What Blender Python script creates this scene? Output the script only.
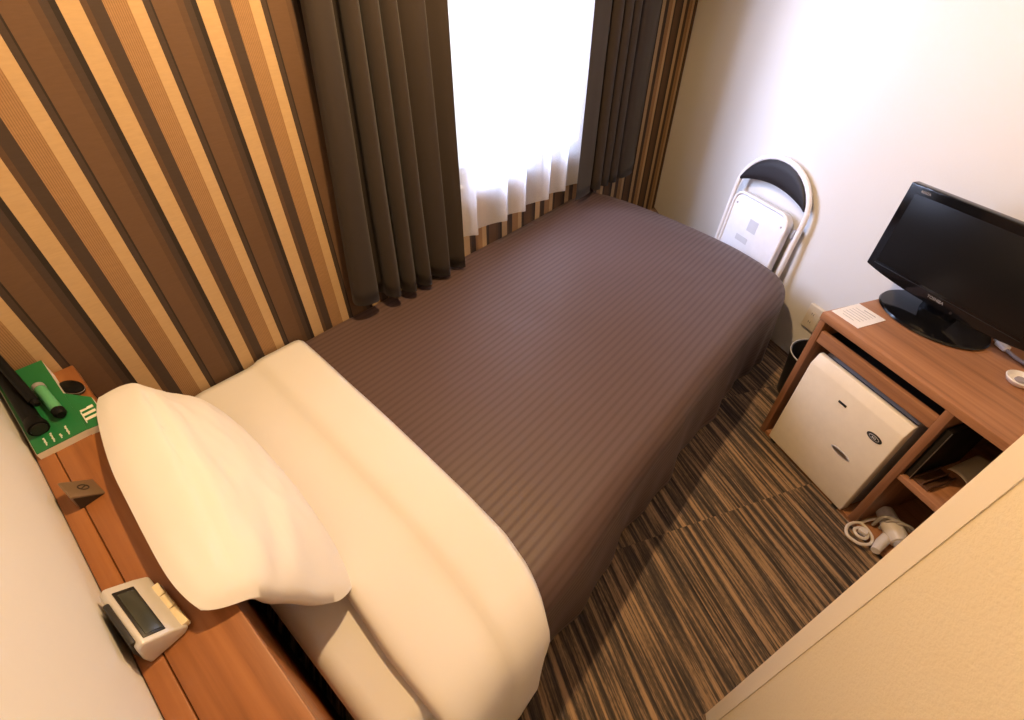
import bpy, bmesh, math, random
from math import sin, cos, pi, radians as R
from mathutils import Vector, Matrix, noise

random.seed(7)
for o in list(bpy.data.objects): bpy.data.objects.remove(o)
sc = bpy.context.scene
COL = sc.collection

# ------------------------------------------------------------------ camera
# x runs along the bed from the head wall, y towards the striped window wall, z up
F_PX, PITCH, ROLL, HEAD = 468.14, R(41.63), -0.0061, R(40.46)
CAM_H = 1.6
cam_d = bpy.data.cameras.new('camera'); cam = bpy.data.objects.new('camera', cam_d); COL.objects.link(cam)
fwd = Vector((cos(HEAD)*cos(PITCH), sin(HEAD)*cos(PITCH), -sin(PITCH)))
rgt = Vector((sin(HEAD), -cos(HEAD), 0)); dwn = fwd.cross(rgt)
r2 = cos(ROLL)*rgt + sin(ROLL)*dwn; d2 = -sin(ROLL)*rgt + cos(ROLL)*dwn
m = Matrix((r2, -d2, -fwd)).transposed().to_4x4(); m.translation = (0, 0, CAM_H)
cam.matrix_world = m
cam_d.sensor_width = 36; cam_d.lens = 36*F_PX/1024; cam_d.clip_start = 0.02
sc.camera = cam

# ------------------------------------------------------------------ colour, world, lights
sc.view_settings.view_transform = 'Standard'; sc.view_settings.look = 'None'
sc.view_settings.gamma = 1.0; sc.view_settings.use_curve_mapping = False
sc.view_settings.exposure = 0.14
sc.cycles.use_denoising = True
sc.cycles.max_bounces = 10; sc.cycles.diffuse_bounces = 6; sc.cycles.transparent_max_bounces = 16
sc.cycles.sample_clamp_indirect = 6
W = bpy.data.worlds.new('daylight_sky'); sc.world = W; W.use_nodes = True
bg = W.node_tree.nodes['Background']
bg.inputs[0].default_value = (0.78, 0.87, 1.0, 1); bg.inputs[1].default_value = 1.8
WIN = (1.36, 2.34, 0.78, 2.0)          # window opening x0 x1 z0 z1 in the striped wall
def area(name, loc, rot, sx, sy, power, col, portal=False):
    L = bpy.data.lights.new(name, 'AREA'); L.shape = 'RECTANGLE'; L.size = sx; L.size_y = sy
    L.energy = power; L.color = col
    o = bpy.data.objects.new(name, L); o.location = loc; o.rotation_euler = rot; COL.objects.link(o)
    return o
# daylight falling through the window (outside the pane, pointing into the room)
dl = area('daylight', (1.05, 2.35, 1.75), (0, 0, 0), 1.3, 1.5, 390, (0.56, 0.67, 1.0))
dl.rotation_euler = Vector((1.0, -1.05, -0.42)).to_track_quat('-Z', 'Y').to_euler()
LAMP = Vector((0.86, 0.80, 2.28))      # the warm ceiling lamp over the bed
LL = bpy.data.lights.new('lamp_bulb', 'SPOT'); LL.energy = 124; LL.color = (1.0, 0.64, 0.30); LL.shadow_soft_size = 0.05
LL.spot_size = R(166); LL.spot_blend = 0.4
lo = bpy.data.objects.new('lamp_bulb', LL); lo.location = LAMP; COL.objects.link(lo)

# ------------------------------------------------------------------ frames
WALL_Y = 1.52; HEAD_X = -0.21; CEIL = 2.4
DESK_ROT = R(-120.74)                   # the desk, far wall and carpet are turned against the bed
EV = Vector((cos(DESK_ROT), sin(DESK_ROT), 0)); DV = Vector((-sin(DESK_ROT), cos(DESK_ROT), 0))
def ED(e, d, z=0.0): return EV*e + DV*d + Vector((0, 0, z))
FAR_D = 1.97
CORNER = Vector((3.561, 1.52, 0)); BEND = ED(-2.2, FAR_D)
PART = Vector((0.600, -0.2075, 0)); PF = Vector((-0.893, -0.45, 0)); PN = Vector((-0.45, 0.893, 0))

# ------------------------------------------------------------------ material helpers
def lin(c):
    return tuple(((v/255)/12.92 if v/255 <= 0.04045 else ((v/255+0.055)/1.055)**2.4) for v in c)
class NT:
    def __init__(s, name):
        s.m = bpy.data.materials.new(name); s.m.use_nodes = True
        s.t = s.m.node_tree; s.b = s.t.nodes['Principled BSDF']; s.out = s.t.nodes['Material Output']
    def n(s, typ, **kw):
        nd = s.t.nodes.new(typ)
        for k, v in kw.items():
            if k.startswith('i'): nd.inputs[int(k[1:])].default_value = v
            else: setattr(nd, k, v)
        return nd
    def l(s, a, b): s.t.links.new(a, b)
    def math(s, op, a, b=None, c=None):
        nd = s.t.nodes.new('ShaderNodeMath'); nd.operation = op
        for i, v in enumerate((a, b, c)):
            if v is None: continue
            if isinstance(v, (int, float)): nd.inputs[i].default_value = v
            else: s.l(v, nd.inputs[i])
        return nd.outputs[0]
    def ramp(s, fac, stops, interp='LINEAR'):
        nd = s.t.nodes.new('ShaderNodeValToRGB'); cr = nd.color_ramp; cr.interpolation = interp
        while len(cr.elements) > 1: cr.elements.remove(cr.elements[-1])
        cr.elements[0].position = stops[0][0]; cr.elements[0].color = (*stops[0][1], 1)
        for p, c in stops[1:]:
            e = cr.elements.new(p); e.color = (*c, 1)
        s.l(fac, nd.inputs[0]); return nd.outputs[0]
    def mix(s, fac, a, b, mode='MIX'):
        nd = s.t.nodes.new('ShaderNodeMix'); nd.data_type = 'RGBA'; nd.blend_type = mode
        for i, v in ((0, fac), (6, a), (7, b)):
            if isinstance(v, (int, float)): nd.inputs[i].default_value = v
            elif isinstance(v, tuple): nd.inputs[i].default_value = (*v, 1)
            else: s.l(v, nd.inputs[i])
        return nd.outputs[2]
    def noise(s, vec, scale, detail=2, rough=0.5, dims='3D'):
        nd = s.n('ShaderNodeTexNoise'); nd.noise_dimensions = dims
        nd.inputs['Scale'].default_value = scale; nd.inputs['Detail'].default_value = detail
        nd.inputs['Roughness'].default_value = rough
        if vec is not None: s.l(vec, nd.inputs['Vector'])
        return nd.outputs[0]
    def bump(s, h, strength, dist=0.002):
        nd = s.n('ShaderNodeBump'); nd.inputs['Strength'].default_value = strength; nd.inputs['Distance'].default_value = dist
        s.l(h, nd.inputs['Height']); s.l(nd.outputs[0], s.b.inputs['Normal'])
    def obj(s): return s.n('ShaderNodeTexCoord').outputs['Object']
    def sep(s, v):
        nd = s.n('ShaderNodeSeparateXYZ'); s.l(v, nd.inputs[0]); return nd.outputs
    def comb(s, x, y, z):
        nd = s.n('ShaderNodeCombineXYZ')
        for i, v in enumerate((x, y, z)):
            if isinstance(v, (int, float)): nd.inputs[i].default_value = v
            else: s.l(v, nd.inputs[i])
        return nd.outputs[0]
    def base(s, c): 
        if isinstance(c, tuple): s.b.inputs['Base Color'].default_value = (*c, 1)
        else: s.l(c, s.b.inputs['Base Color'])

def plain(name, c, rough=0.5, metal=0.0, var=0.06, scale=30, bump=0.0, coat=0.0, spec=0.5):
    k = NT(name); v = k.obj(); n = k.noise(v, scale, 3)
    k.base(k.mix(n, tuple(x*(1-var) for x in c), tuple(min(1, x*(1+var)) for x in c)))
    k.b.inputs['Roughness'].default_value = rough; k.b.inputs['Metallic'].default_value = metal
    k.b.inputs['Specular IOR Level'].default_value = spec
    if coat: k.b.inputs['Coat Weight'].default_value = coat; k.b.inputs['Coat Roughness'].default_value = 0.05
    if bump: k.bump(n, bump)
    return k.m

def wood(name, dark, mid, light, axis, rough=0.42):
    k = NT(name); x, y, z = k.sep(k.obj())
    st = [40, 40, 40]; st[axis] = 1.6
    v = k.comb(k.math('MULTIPLY', x, st[0]), k.math('MULTIPLY', y, st[1]), k.math('MULTIPLY', z, st[2]))
    n1 = k.noise(v, 1.0, 4, 0.6)
    st2 = [160, 160, 160]; st2[axis] = 3
    v2 = k.comb(k.math('MULTIPLY', x, st2[0]), k.math('MULTIPLY', y, st2[1]), k.math('MULTIPLY', z, st2[2]))
    n2 = k.noise(v2, 1.0, 2)
    c = k.ramp(n1, [(0.3, dark), (0.5, mid), (0.72, light)])
    c = k.mix(k.math('MULTIPLY', n2, 0.35), c, dark, 'MIX')
    k.base(c); k.b.inputs['Roughness'].default_value = rough
    k.b.inputs['Specular IOR Level'].default_value = 0.35
    k.bump(n2, 0.06, 0.001)
    return k.m

def wallpaper(name, c, bump=0.25):
    k = NT(name); v = k.obj()
    n = k.noise(v, 160, 4, 0.6); n2 = k.noise(v, 2.5, 2)
    k.base(k.mix(n2, tuple(x*0.97 for x in c), c)); k.b.inputs['Roughness'].default_value = 0.85
    k.b.inputs['Specular IOR Level'].default_value = 0.2
    k.bump(n, bump, 0.002); return k.m

M = {}
M['wall'] = wallpaper('cream_wallpaper', (0.69, 0.68, 0.665))
M['partition'] = wallpaper('partition_wallpaper', (0.74, 0.645, 0.47), 0.5)
M['bead'] = wallpaper('corner_bead_vinyl', (0.76, 0.68, 0.56), 0.1)
M['ceiling'] = wallpaper('ceiling_paper', (0.5, 0.48, 0.45))

def striped():
    k = NT('striped_wallpaper'); x, y, z = k.sep(k.obj())
    f = k.math('FRACT', k.math('MULTIPLY', k.math('SUBTRACT', x, 0.302-0.28*10), 1/0.280))
    f = None
    P = 0.2770
    f = k.math('FRACT', k.math('MULTIPLY', k.math('ADD', x, P*20-0.3095), 1/P))
    L = (0.500, 0.340, 0.180); Tn = (0.350, 0.205, 0.100); Dk = (0.062, 0.042, 0.032); Br = (0.128, 0.073, 0.042); Bk = (0.030, 0.022, 0.018); B2 = (0.100, 0.058, 0.035)
    w = lambda v: (v-0.302)/P
    stops = [(0, L), (w(.343), B2), (w(.356), Dk), (w(.384), Tn), (w(.431), L), (w(.462), Dk), (w(.4755), Bk), (w(.480), Br), (w(.533), B2), (w(.549), Dk), (w(.566), Bk)]
    c = k.ramp(f, stops, 'CONSTANT')
    # fine pinstripes inside the tan band, woven flecks everywhere
    pin = k.math('GREATER_THAN', k.math('FRACT', k.math('MULTIPLY', x, 210)), 0.62)
    band = k.math('MULTIPLY', k.math('GREATER_THAN', f, w(.384)), k.math('LESS_THAN', f, w(.431)))
    c = k.mix(k.math('MULTIPLY', k.math('MULTIPLY', pin, band), 0.55), c, (0.17, 0.085, 0.035))
    v = k.comb(k.math('MULTIPLY', x, 40), y, k.math('MULTIPLY', z, 260))
    n = k.noise(v, 1.0, 3)
    c = k.mix(k.math('MULTIPLY', n, 0.5), c, k.mix(1.0, c, (0.62, 0.6, 0.58), 'MULTIPLY'))
    k.base(c); k.b.inputs['Roughness'].default_value = 0.7; k.b.inputs['Specular IOR Level'].default_value = 0.2
    k.bump(n, 0.12, 0.001)
    return k.m
M['stripes'] = striped()

def carpet():
    k = NT('striped_carpet'); x, y, z = k.sep(k.obj())       # floor object is turned: x along the desk, y towards the far wall
    tile = k.math('FLOOR', k.math('MULTIPLY', k.math('ADD', x, 10.13), 2.0))
    tile2 = k.math('FLOOR', k.math('MULTIPLY', k.math('ADD', y, 10.21), 2.0))
    off = k.math('ADD', k.math('MULTIPLY', tile, 7.31), k.math('MULTIPLY', tile2, 3.7))
    yy = k.math('ADD', k.math('MULTIPLY', y, 62), off)
    v = k.comb(k.math('ADD', k.math('MULTIPLY', x, 2.2), off), yy, 0.0)
    n1 = k.noise(v, 1.0, 2, 0.55)
    v2 = k.comb(k.math('MULTIPLY', x, 60), k.math('MULTIPLY', y, 330), 0.0)
    n2 = k.noise(v2, 1.0, 2)
    v3 = k.comb(k.math('MULTIPLY', x, 5), k.math('MULTIPLY', yy, 3.1), 0.0)
    n3 = k.noise(v3, 1.0, 1)
    f = k.math('ADD', k.math('MULTIPLY', n1, 0.72), k.math('ADD', k.math('MULTIPLY', n2, 0.16), k.math('MULTIPLY', n3, 0.22)))
    c = k.ramp(f, [(0.40, (0.030, 0.026, 0.026)), (0.49, (0.062, 0.050, 0.044)), (0.55, (0.115, 0.085, 0.063)), (0.61, (0.265, 0.178, 0.108)), (0.70, (0.38, 0.25, 0.145))])
    k.base(c); k.b.inputs['Roughness'].default_value = 0.95; k.b.inputs['Specular IOR Level'].default_value = 0.1
    k.bump(n2, 0.5, 0.004); return k.m
M['carpet'] = carpet()

def coverlet_mat():
    k = NT('striped_satin_cover')
    at = k.n('ShaderNodeAttribute'); at.attribute_name = 'cloth_v'
    f = k.math('FRACT', k.math('MULTIPLY', k.math('ADD', at.outputs['Fac'], 5.0), 1/0.026))
    s = k.math('PINGPONG', k.math('MULTIPLY', f, 2.0), 1.0)
    st = k.math('SMOOTH_MIN', k.math('MULTIPLY', s, 1.0), 1.0, 0.1)
    g = k.ramp(s, [(0.10, (0.080, 0.050, 0.046)), (0.65, (0.104, 0.066, 0.060))])
    n = k.noise(k.obj(), 500, 2)
    k.base(k.mix(k.math('MULTIPLY', n, 0.3), g, (0.09, 0.052, 0.045)))
    r = k.ramp(s, [(0.20, (0.60,)*3), (0.60, (0.50,)*3)]); k.l(r, k.b.inputs['Roughness'])
    k.b.inputs['Specular IOR Level'].default_value = 0.35
    k.b.inputs['Sheen Weight'].default_value = 0.06; k.b.inputs['Sheen Roughness'].default_value = 0.4
    k.bump(n, 0.1, 0.0006); return k.m
M['cover'] = coverlet_mat()

def cloth(name, c, rough=0.9, sc_=600, sheen=0.2):
    k = NT(name); n = k.noise(k.obj(), sc_, 2); n2 = k.noise(k.obj(), 7, 3)
    k.base(k.mix(n2, tuple(x*0.96 for x in c), c)); k.b.inputs['Roughness'].default_value = rough
    k.b.inputs['Sheen Weight'].default_value = sheen; k.b.inputs['Specular IOR Level'].default_value = 0.2
    k.bump(n, 0.15, 0.0006); return k.m
M['linen'] = cloth('white_linen', (0.76, 0.74, 0.72))
M['pillow'] = cloth('white_pillowcase', (0.78, 0.76, 0.75))
M['drape'] = cloth('brown_drape', (0.034, 0.0255, 0.0215), 0.85, 300, 0.1)

def sheer():
    k = NT('sheer_voile'); n = k.noise(k.obj(), 900, 1)
    d = k.n('ShaderNodeBsdfDiffuse'); d.inputs[0].default_value = (0.88, 0.88, 0.90, 1)
    t = k.n('ShaderNodeBsdfTranslucent'); t.inputs[0].default_value = (0.88, 0.89, 0.92, 1)
    tr = k.n('ShaderNodeBsdfTransparent'); tr.inputs[0].default_value = (1, 1, 1, 1)
    a = k.n('ShaderNodeMixShader'); a.inputs[0].default_value = 0.55; k.l(d.outputs[0], a.inputs[1]); k.l(t.outputs[0], a.inputs[2])
    b = k.n('ShaderNodeMixShader'); k.l(k.math('MULTIPLY', n, 0.8), b.inputs[0]); k.l(a.outputs[0], b.inputs[1]); k.l(tr.outputs[0], b.inputs[2])
    k.l(b.outputs[0], k.out.inputs[0]); return k.m
M['sheer'] = sheer()
def pane():
    k = NT('window_glass')
    tr = k.n('ShaderNodeBsdfTransparent'); gl = k.n('ShaderNodeBsdfGlossy'); gl.inputs['Roughness'].default_value = 0.02
    n = k.noise(k.obj(), 3, 1)
    a = k.n('ShaderNodeMixShader'); k.l(k.math('MULTIPLY', n, 0.1), a.inputs[0]); k.l(tr.outputs[0], a.inputs[1]); k.l(gl.outputs[0], a.inputs[2])
    k.l(a.outputs[0], k.out.inputs[0]); return k.m
M['glass'] = pane()
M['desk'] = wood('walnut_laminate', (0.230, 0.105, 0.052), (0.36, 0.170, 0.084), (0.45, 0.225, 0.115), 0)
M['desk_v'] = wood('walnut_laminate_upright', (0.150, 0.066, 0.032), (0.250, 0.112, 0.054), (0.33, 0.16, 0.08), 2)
M['head'] = wood('orange_walnut_ledge', (0.215, 0.080, 0.026), (0.315, 0.120, 0.040), (0.38, 0.155, 0.055), 1)
M['black_gloss'] = plain('black_gloss_plastic', (0.005, 0.005, 0.006), 0.12, spec=0.35)
M['black_satin'] = plain('black_satin_plastic', (0.010, 0.010, 0.011), 0.38)
M['tool_black'] = plain('deep_black_rubber', (0.0045, 0.0045, 0.005), 0.55, spec=0.15)
M['screen'] = plain('dark_lcd_screen', (0.007, 0.007, 0.007), 0.34, spec=0.22)
M['black'] = plain('black_plastic', (0.018, 0.017, 0.017), 0.45)
M['black_leather'] = plain('dark_vinyl', (0.010, 0.006, 0.0065), 0.62, bump=0.1, scale=300)
M['white_metal'] = plain('white_enamel', (0.80, 0.79, 0.80), 0.3, spec=0.5)
M['white_plate'] = plain('white_plastic_pan', (0.74, 0.75, 0.80), 0.4)
M['label_grey'] = plain('grey_label_print', (0.55, 0.56, 0.60), 0.5)
M['steel'] = plain('brushed_steel', (0.55, 0.55, 0.56), 0.3, 1.0)
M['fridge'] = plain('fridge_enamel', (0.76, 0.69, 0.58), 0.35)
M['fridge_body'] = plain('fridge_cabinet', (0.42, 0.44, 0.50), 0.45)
M['gasket'] = plain('fridge_gasket', (0.03, 0.03, 0.032), 0.6)
M['silver'] = plain('silver_plastic', (0.62, 0.60, 0.58), 0.35, 0.25)
M['lcd'] = plain('clock_lcd', (0.042, 0.046, 0.036), 0.25)
M['beige'] = plain('beige_plastic', (0.72, 0.62, 0.42), 0.45)
M['bronze'] = plain('dark_bronze', (0.24, 0.165, 0.105), 0.38, 0.45)
M['bronze_dark'] = plain('etched_and_shaded_bronze', (0.05, 0.035, 0.025), 0.5, 0.4)
M['green'] = plain('green_card', (0.012, 0.155, 0.045), 0.45)
M['green_light'] = plain('pale_green_plastic', (0.10, 0.36, 0.17), 0.4)
M['card_white'] = plain('white_card_edge', (0.74, 0.70, 0.60), 0.7)
M['paper'] = plain('white_paper', (0.80, 0.79, 0.80), 0.7)
M['ink'] = plain('grey_ink', (0.35, 0.36, 0.40), 0.7)
M['ink_pale'] = plain('pale_print', (0.62, 0.66, 0.55), 0.6)
M['ink_red'] = plain('brown_print', (0.30, 0.10, 0.06), 0.6)
M['dryer'] = plain('white_dryer_plastic', (0.66, 0.62, 0.60), 0.4)
M['dryer_grey'] = plain('grey_dryer_plastic', (0.33, 0.31, 0.31), 0.45)
M['cord_white'] = plain('white_cord', (0.66, 0.60, 0.54), 0.5)
M['cord_grey'] = plain('grey_cord', (0.30, 0.27, 0.30), 0.5)
M['outlet'] = plain('ivory_outlet', (0.66, 0.60, 0.50), 0.45)
M['bag'] = plain('white_bin_liner', (0.62, 0.62, 0.64), 0.4)
M['box_brown'] = wood('brown_box_veneer', (0.06, 0.03, 0.018), (0.10, 0.05, 0.03), (0.16, 0.085, 0.05), 1)
M['tan'] = plain('tan_paper_cover', (0.72, 0.60, 0.42), 0.7)
M['aluminium'] = plain('aluminium_frame', (0.45, 0.45, 0.46), 0.35, 0.9)
def glow():
    k = NT('lamp_diffuser'); n = k.noise(k.obj(), 4, 1)
    k.base((0.85, 0.82, 0.75)); k.b.inputs['Emission Color'].default_value = (1, 0.75, 0.42, 1)
    k.l(k.math('ADD', k.math('MULTIPLY', n, 0.2), 2.0), k.b.inputs['Emission Strength']); return k.m
M['glow'] = glow()

# ------------------------------------------------------------------ object helpers
def link(name, me, mat, parent=None, smooth=None):
    o = bpy.data.objects.new(name, me); COL.objects.link(o)
    if mat is not None: me.materials.append(mat)
    if parent is not None: o.parent = parent
    return o
def shade(me, ang=35):
    bm = bmesh.new(); bm.from_mesh(me)
    for f in bm.faces: f.smooth = True
    for e in bm.edges:
        e.smooth = not (len(e.link_faces) == 2 and e.calc_face_angle(0) > R(ang))
    bm.to_mesh(me); bm.free()
class MB:
    def __init__(s): s.bm = bmesh.new()
    def box(s, c, d, bev=0.0, seg=2, mat=None):
        t = bmesh.new(); bmesh.ops.create_cube(t, size=1)
        for v in t.verts: v.co = Vector((v.co.x*d[0], v.co.y*d[1], v.co.z*d[2]))
        if bev: bmesh.ops.bevel(t, geom=t.edges[:], offset=bev, segments=seg, profile=0.5, affect='EDGES')
        T = mat if mat is not None else Matrix.Identity(4)
        for v in t.verts: v.co = T @ v.co + Vector(c)
        s.add(t); return s
    def lohi(s, lo, hi, bev=0.0, seg=2):
        return s.box([(a+b)/2 for a, b in zip(lo, hi)], [b-a for a, b in zip(lo, hi)], bev, seg)
    def add(s, t):
        me = bpy.data.meshes.new('tmp'); t.to_mesh(me); t.free(); s.bm.from_mesh(me); bpy.data.meshes.remove(me)
    def prism(s, pts, axis, a, b, bev=0.0, seg=2):
        # pts: 2-D outline; extruded along axis from a to b
        t = bmesh.new()
        def p3(p, w):
            q = [p[0], p[1]]; q.insert(axis, w); return q
        A = [t.verts.new(p3(p, a)) for p in pts]; B = [t.verts.new(p3(p, b)) for p in pts]
        t.faces.new(A); t.faces.new(B[::-1]); n = len(pts)
        for i in range(n): t.faces.new((A[i], B[i], B[(i+1) % n], A[(i+1) % n]))
        bmesh.ops.recalc_face_normals(t, faces=t.faces[:])
        if bev:
            bmesh.ops.bevel(t, geom=[e for e in t.edges if e.calc_face_angle(0) > 0.6], offset=bev, segments=seg, profile=0.5, affect='EDGES')
        s.add(t); return s
    def tube(s, path, r, n=10, closed=False, cap=True):
        t = bmesh.new(); P = [Vector(p) for p in path]; N = len(P); rings = []
        up = Vector((0, 0, 1)); prev = None
        for i in range(N):
            if closed: tg = (P[(i+1) % N]-P[i-1]).normalized()
            else: tg = (P[min(i+1, N-1)]-P[max(i-1, 0)]).normalized()
            if prev is None:
                a = tg.cross(up if abs(tg.z) < 0.9 else Vector((1, 0, 0))).normalized()
            else:
                a = (prev-tg*prev.dot(tg)).normalized()
            prev = a; b = tg.cross(a)
            rr = r[i] if isinstance(r, (list, tuple)) else r
            rings.append([t.verts.new(P[i]+(a*cos(2*pi*k/n)+b*sin(2*pi*k/n))*rr) for k in range(n)])
        for i in range(N if closed else N-1):
            A, B = rings[i], rings[(i+1) % N]
            for k in range(n): t.faces.new((A[k], A[(k+1) % n], B[(k+1) % n], B[k]))
        if cap and not closed: t.faces.new(rings[0][::-1]); t.faces.new(rings[-1])
        bmesh.ops.recalc_face_normals(t, faces=t.faces[:])
        s.add(t); return s
    def lathe(s, prof, n=32, c=(0, 0, 0), sx=1, sy=1, mat=None, cap=True):
        t = bmesh.new(); rings = []
        for (r, z) in prof:
            rings.append([t.verts.new((r*cos(2*pi*k/n)*sx, r*sin(2*pi*k/n)*sy, z)) for k in range(n)])
        for A, B in zip(rings, rings[1:]):
            for k in range(n): t.faces.new((A[k], A[(k+1) % n], B[(k+1) % n], B[k]))
        if cap: t.faces.new(rings[0][::-1]); t.faces.new(rings[-1])
        bmesh.ops.recalc_face_normals(t, faces=t.faces[:])
        T = mat if mat is not None else Matrix.Identity(4)
        for v in t.verts: v.co = T @ v.co + Vector(c)
        s.add(t); return s
    def grid(s, rows, closed_u=False):
        t = bmesh.new(); V = [[t.verts.new(p) for p in r] for r in rows]
        for A, B in zip(V, V[1:]):
            for k in range(len(A)-1): t.faces.new((A[k], A[k+1], B[k+1], B[k]))
        bmesh.ops.recalc_face_normals(t, faces=t.faces[:])
        s.add(t); return s
    def build(s, name, mat, parent=None, ang=35):
        me = bpy.data.meshes.new(name); s.bm.to_mesh(me); s.bm.free()
        shade(me, ang); return link(name, me, mat, parent)
def thing(name, label, cat, loc=(0, 0, 0), rotz=0.0, group=None):
    o = bpy.data.objects.new(name, None); o.empty_display_size = 0.05; COL.objects.link(o)
    o.location = loc; o.rotation_euler = (0, 0, rotz); tag(o, label, cat, group); return o
def tag(o, label, cat, group=None):
    o['label'] = label; o['category'] = cat
    if group: o['group'] = group
    return o
def struct(o): o['kind'] = 'structure'; return o
def solid(o, th, off=-1):
    md = o.modifiers.new('thickness', 'SOLIDIFY'); md.thickness = th; md.offset = off; return o
def sstep(a, b, x):
    t = max(0, min(1, (x-a)/(b-a))); return t*t*(3-2*t)
def lerp(a, b, t): return a+(b-a)*t
def interp(tab, x):
    if x <= tab[0][0]: return tab[0][1]
    for (x0, y0), (x1, y1) in zip(tab, tab[1:]):
        if x <= x1: return lerp(y0, y1, (x-x0)/(x1-x0))
    return tab[-1][1]
def catmull(P, per=8, closed=False):
    P = [Vector(p) for p in P]; out = []; N = len(P)
    for i in range(N if closed else N-1):
        p0 = P[i-1] if (i > 0 or closed) else P[0]; p1 = P[i]; p2 = P[(i+1) % N]
        p3 = P[(i+2) % N] if (closed or i+2 < N) else P[-1]
        for k in range(per):
            t = k/per
            out.append(0.5*((2*p1)+(p2-p0)*t+(2*p0-5*p1+4*p2-p3)*t*t+(3*p1-p0-3*p2+p3)*t**3))
    if not closed: out.append(P[-1])
    return out

# ------------------------------------------------------------------ the room
BACK_Y = -0.70
NICHE = ED(-0.130, FAR_D); PEND = PART+PF*0.99
def wall_seg(name, p, q, mat, out, th=0.10, z0=0, z1=CEIL):
    p = Vector((p[0], p[1])); q = Vector((q[0], q[1])); o2 = Vector(out).normalized()*th
    mb = MB(); mb.prism([(p.x, p.y), (q.x, q.y), (q.x+o2.x, q.y+o2.y), (p.x+o2.x, p.y+o2.y)], 2, z0, z1)
    return struct(mb.build(name, mat))
def flat(name, z0, z1, mat, rot=0.0):
    mb = MB(); c, s_ = cos(-rot), sin(-rot); e = 0.1
    big = [(HEAD_X-e, WALL_Y+e), (HEAD_X-e, BACK_Y-e), (NICHE.x+0.2, BACK_Y-e), (NICHE.x+0.25, NICHE.y-0.1), (BEND.x+0.2, BEND.y-0.1), (CORNER.x+0.3, WALL_Y+e)]
    mb.prism([(x*c-y*s_, x*s_+y*c) for x, y in big], 2, z0, z1)
    o = mb.build(name, mat); o.rotation_euler = (0, 0, rot); return struct(o)
flat('floor', -0.06, 0.0, M['carpet'], DESK_ROT)
flat('ceiling', CEIL, CEIL+0.06, M['ceiling'])
# striped window wall with its opening
mb = MB(); x0, x1, z0, z1 = WIN; t = 0.16
mb.lohi((HEAD_X-0.1, WALL_Y, 0), (x0, WALL_Y+t, CEIL)); mb.lohi((x1, WALL_Y, 0), (CORNER.x+0.25, WALL_Y+t, CEIL))
mb.lohi((x0, WALL_Y, 0), (x1, WALL_Y+t, z0)); mb.lohi((x0, WALL_Y, z1), (x1, WALL_Y+t, CEIL))
struct(mb.build('wall_window', M['stripes']))
wall_seg('wall_head', (HEAD_X, WALL_Y), (HEAD_X, BACK_Y), M['wall'], (-1, 0))
wall_seg('wall_partition', PART+PF*0.010, PEND, M['partition'], (-PN.x, -PN.y), 0.09)
wall_seg('wall_niche', PART+DV*0.012, NICHE+DV*0.02, M['partition'], (EV.x, EV.y), 0.09)
# far wall: parallel to the desk, then easing round towards the narrow corner
def far_d(e):
    k = (2.283-FAR_D)/(3.126-1.95)
    if e > -1.65: return FAR_D
    if e > -2.25: return FAR_D+k*((-1.65-e)**2)/(2*0.6)
    return FAR_D+k*(-1.95-e)
es = [-0.130+0.09, -1.0, -1.65]+[-1.65-0.6*i/10 for i in range(1, 11)]+[-3.126]
face = [ED(e, far_d(e)) for e in es]; back = [ED(e, far_d(e)+0.10) for e in es]
mb = MB(); mb.prism([(p.x, p.y) for p in face+back[::-1]], 2, 0, CEIL); struct(mb.build('wall_far', M['wall']))
# slim bead that covers the partition's outer corner, floor to ceiling
mb = MB(); mb.prism([(p.x, p.y) for p in (PART+PF*0.036+PN*0.0015, PART+PN*0.002-PF*0.000, PART-PF*0.004-PN*0.003, PART+DV*0.03, PART+DV*0.03+EV*0.004, PART+PF*0.036-PN*0.004)], 2, 0, CEIL)
struct(mb.build('trim_1', M['bead']))
# the window itself
mb = MB(); fw = 0.045
for a, b, c, d in ((x0, x0+fw, z0, z1), (x1-fw, x1, z0, z1), (x0+fw, x1-fw, z0, z0+fw), (x0+fw, x1-fw, z1-fw, z1), ((x0+x1)/2-0.025, (x0+x1)/2+0.025, z0+fw, z1-fw)):
    mb.lohi((a, WALL_Y+0.09, c), (b, WALL_Y+0.13, d), 0.003)
wf = struct(mb.build('window_1', M['aluminium']))
mb = MB(); mb.lohi((x0+fw, WALL_Y+0.107, z0+fw), (x1-fw, WALL_Y+0.111, z1-fw)); mb.build('pane', M['glass'], wf)
# ceiling lamp, above the picture
t = thing('ceiling_light', 'round warm ceiling light above the middle of the bed', 'light', (LAMP.x, LAMP.y, CEIL))
MB().lathe([(0.17, 0), (0.17, -0.02), (0.15, -0.03)], 40).build('fixture_plate', M['white_metal'], t)

# ------------------------------------------------------------------ headboard ledge
HBX = -0.062; HBZ = 0.74
t = thing('headboard', 'orange-brown wooden headboard ledge along the cream wall behind the pillow', 'headboard', (HEAD_X, 0.2, 0))
mb = MB(); mb.lohi((0.035, 0.0, HBZ-0.03), (HBX-HEAD_X, WALL_Y-0.2-0.002, HBZ), 0.003); mb.build('ledge_top', M['head'], t)
mb = MB(); mb.lohi((0.002, 0.0, HBZ-0.03), (0.0335, WALL_Y-0.2-0.002, HBZ+0.001), 0.002); mb.build('back_strip', M['head'], t)
mb = MB(); mb.lohi((0.02, 0.0, 0.0), (HBX-HEAD_X-0.006, WALL_Y-0.2-0.002, HBZ-0.03), 0.002); mb.build('panel', M['head'], t)

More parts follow.
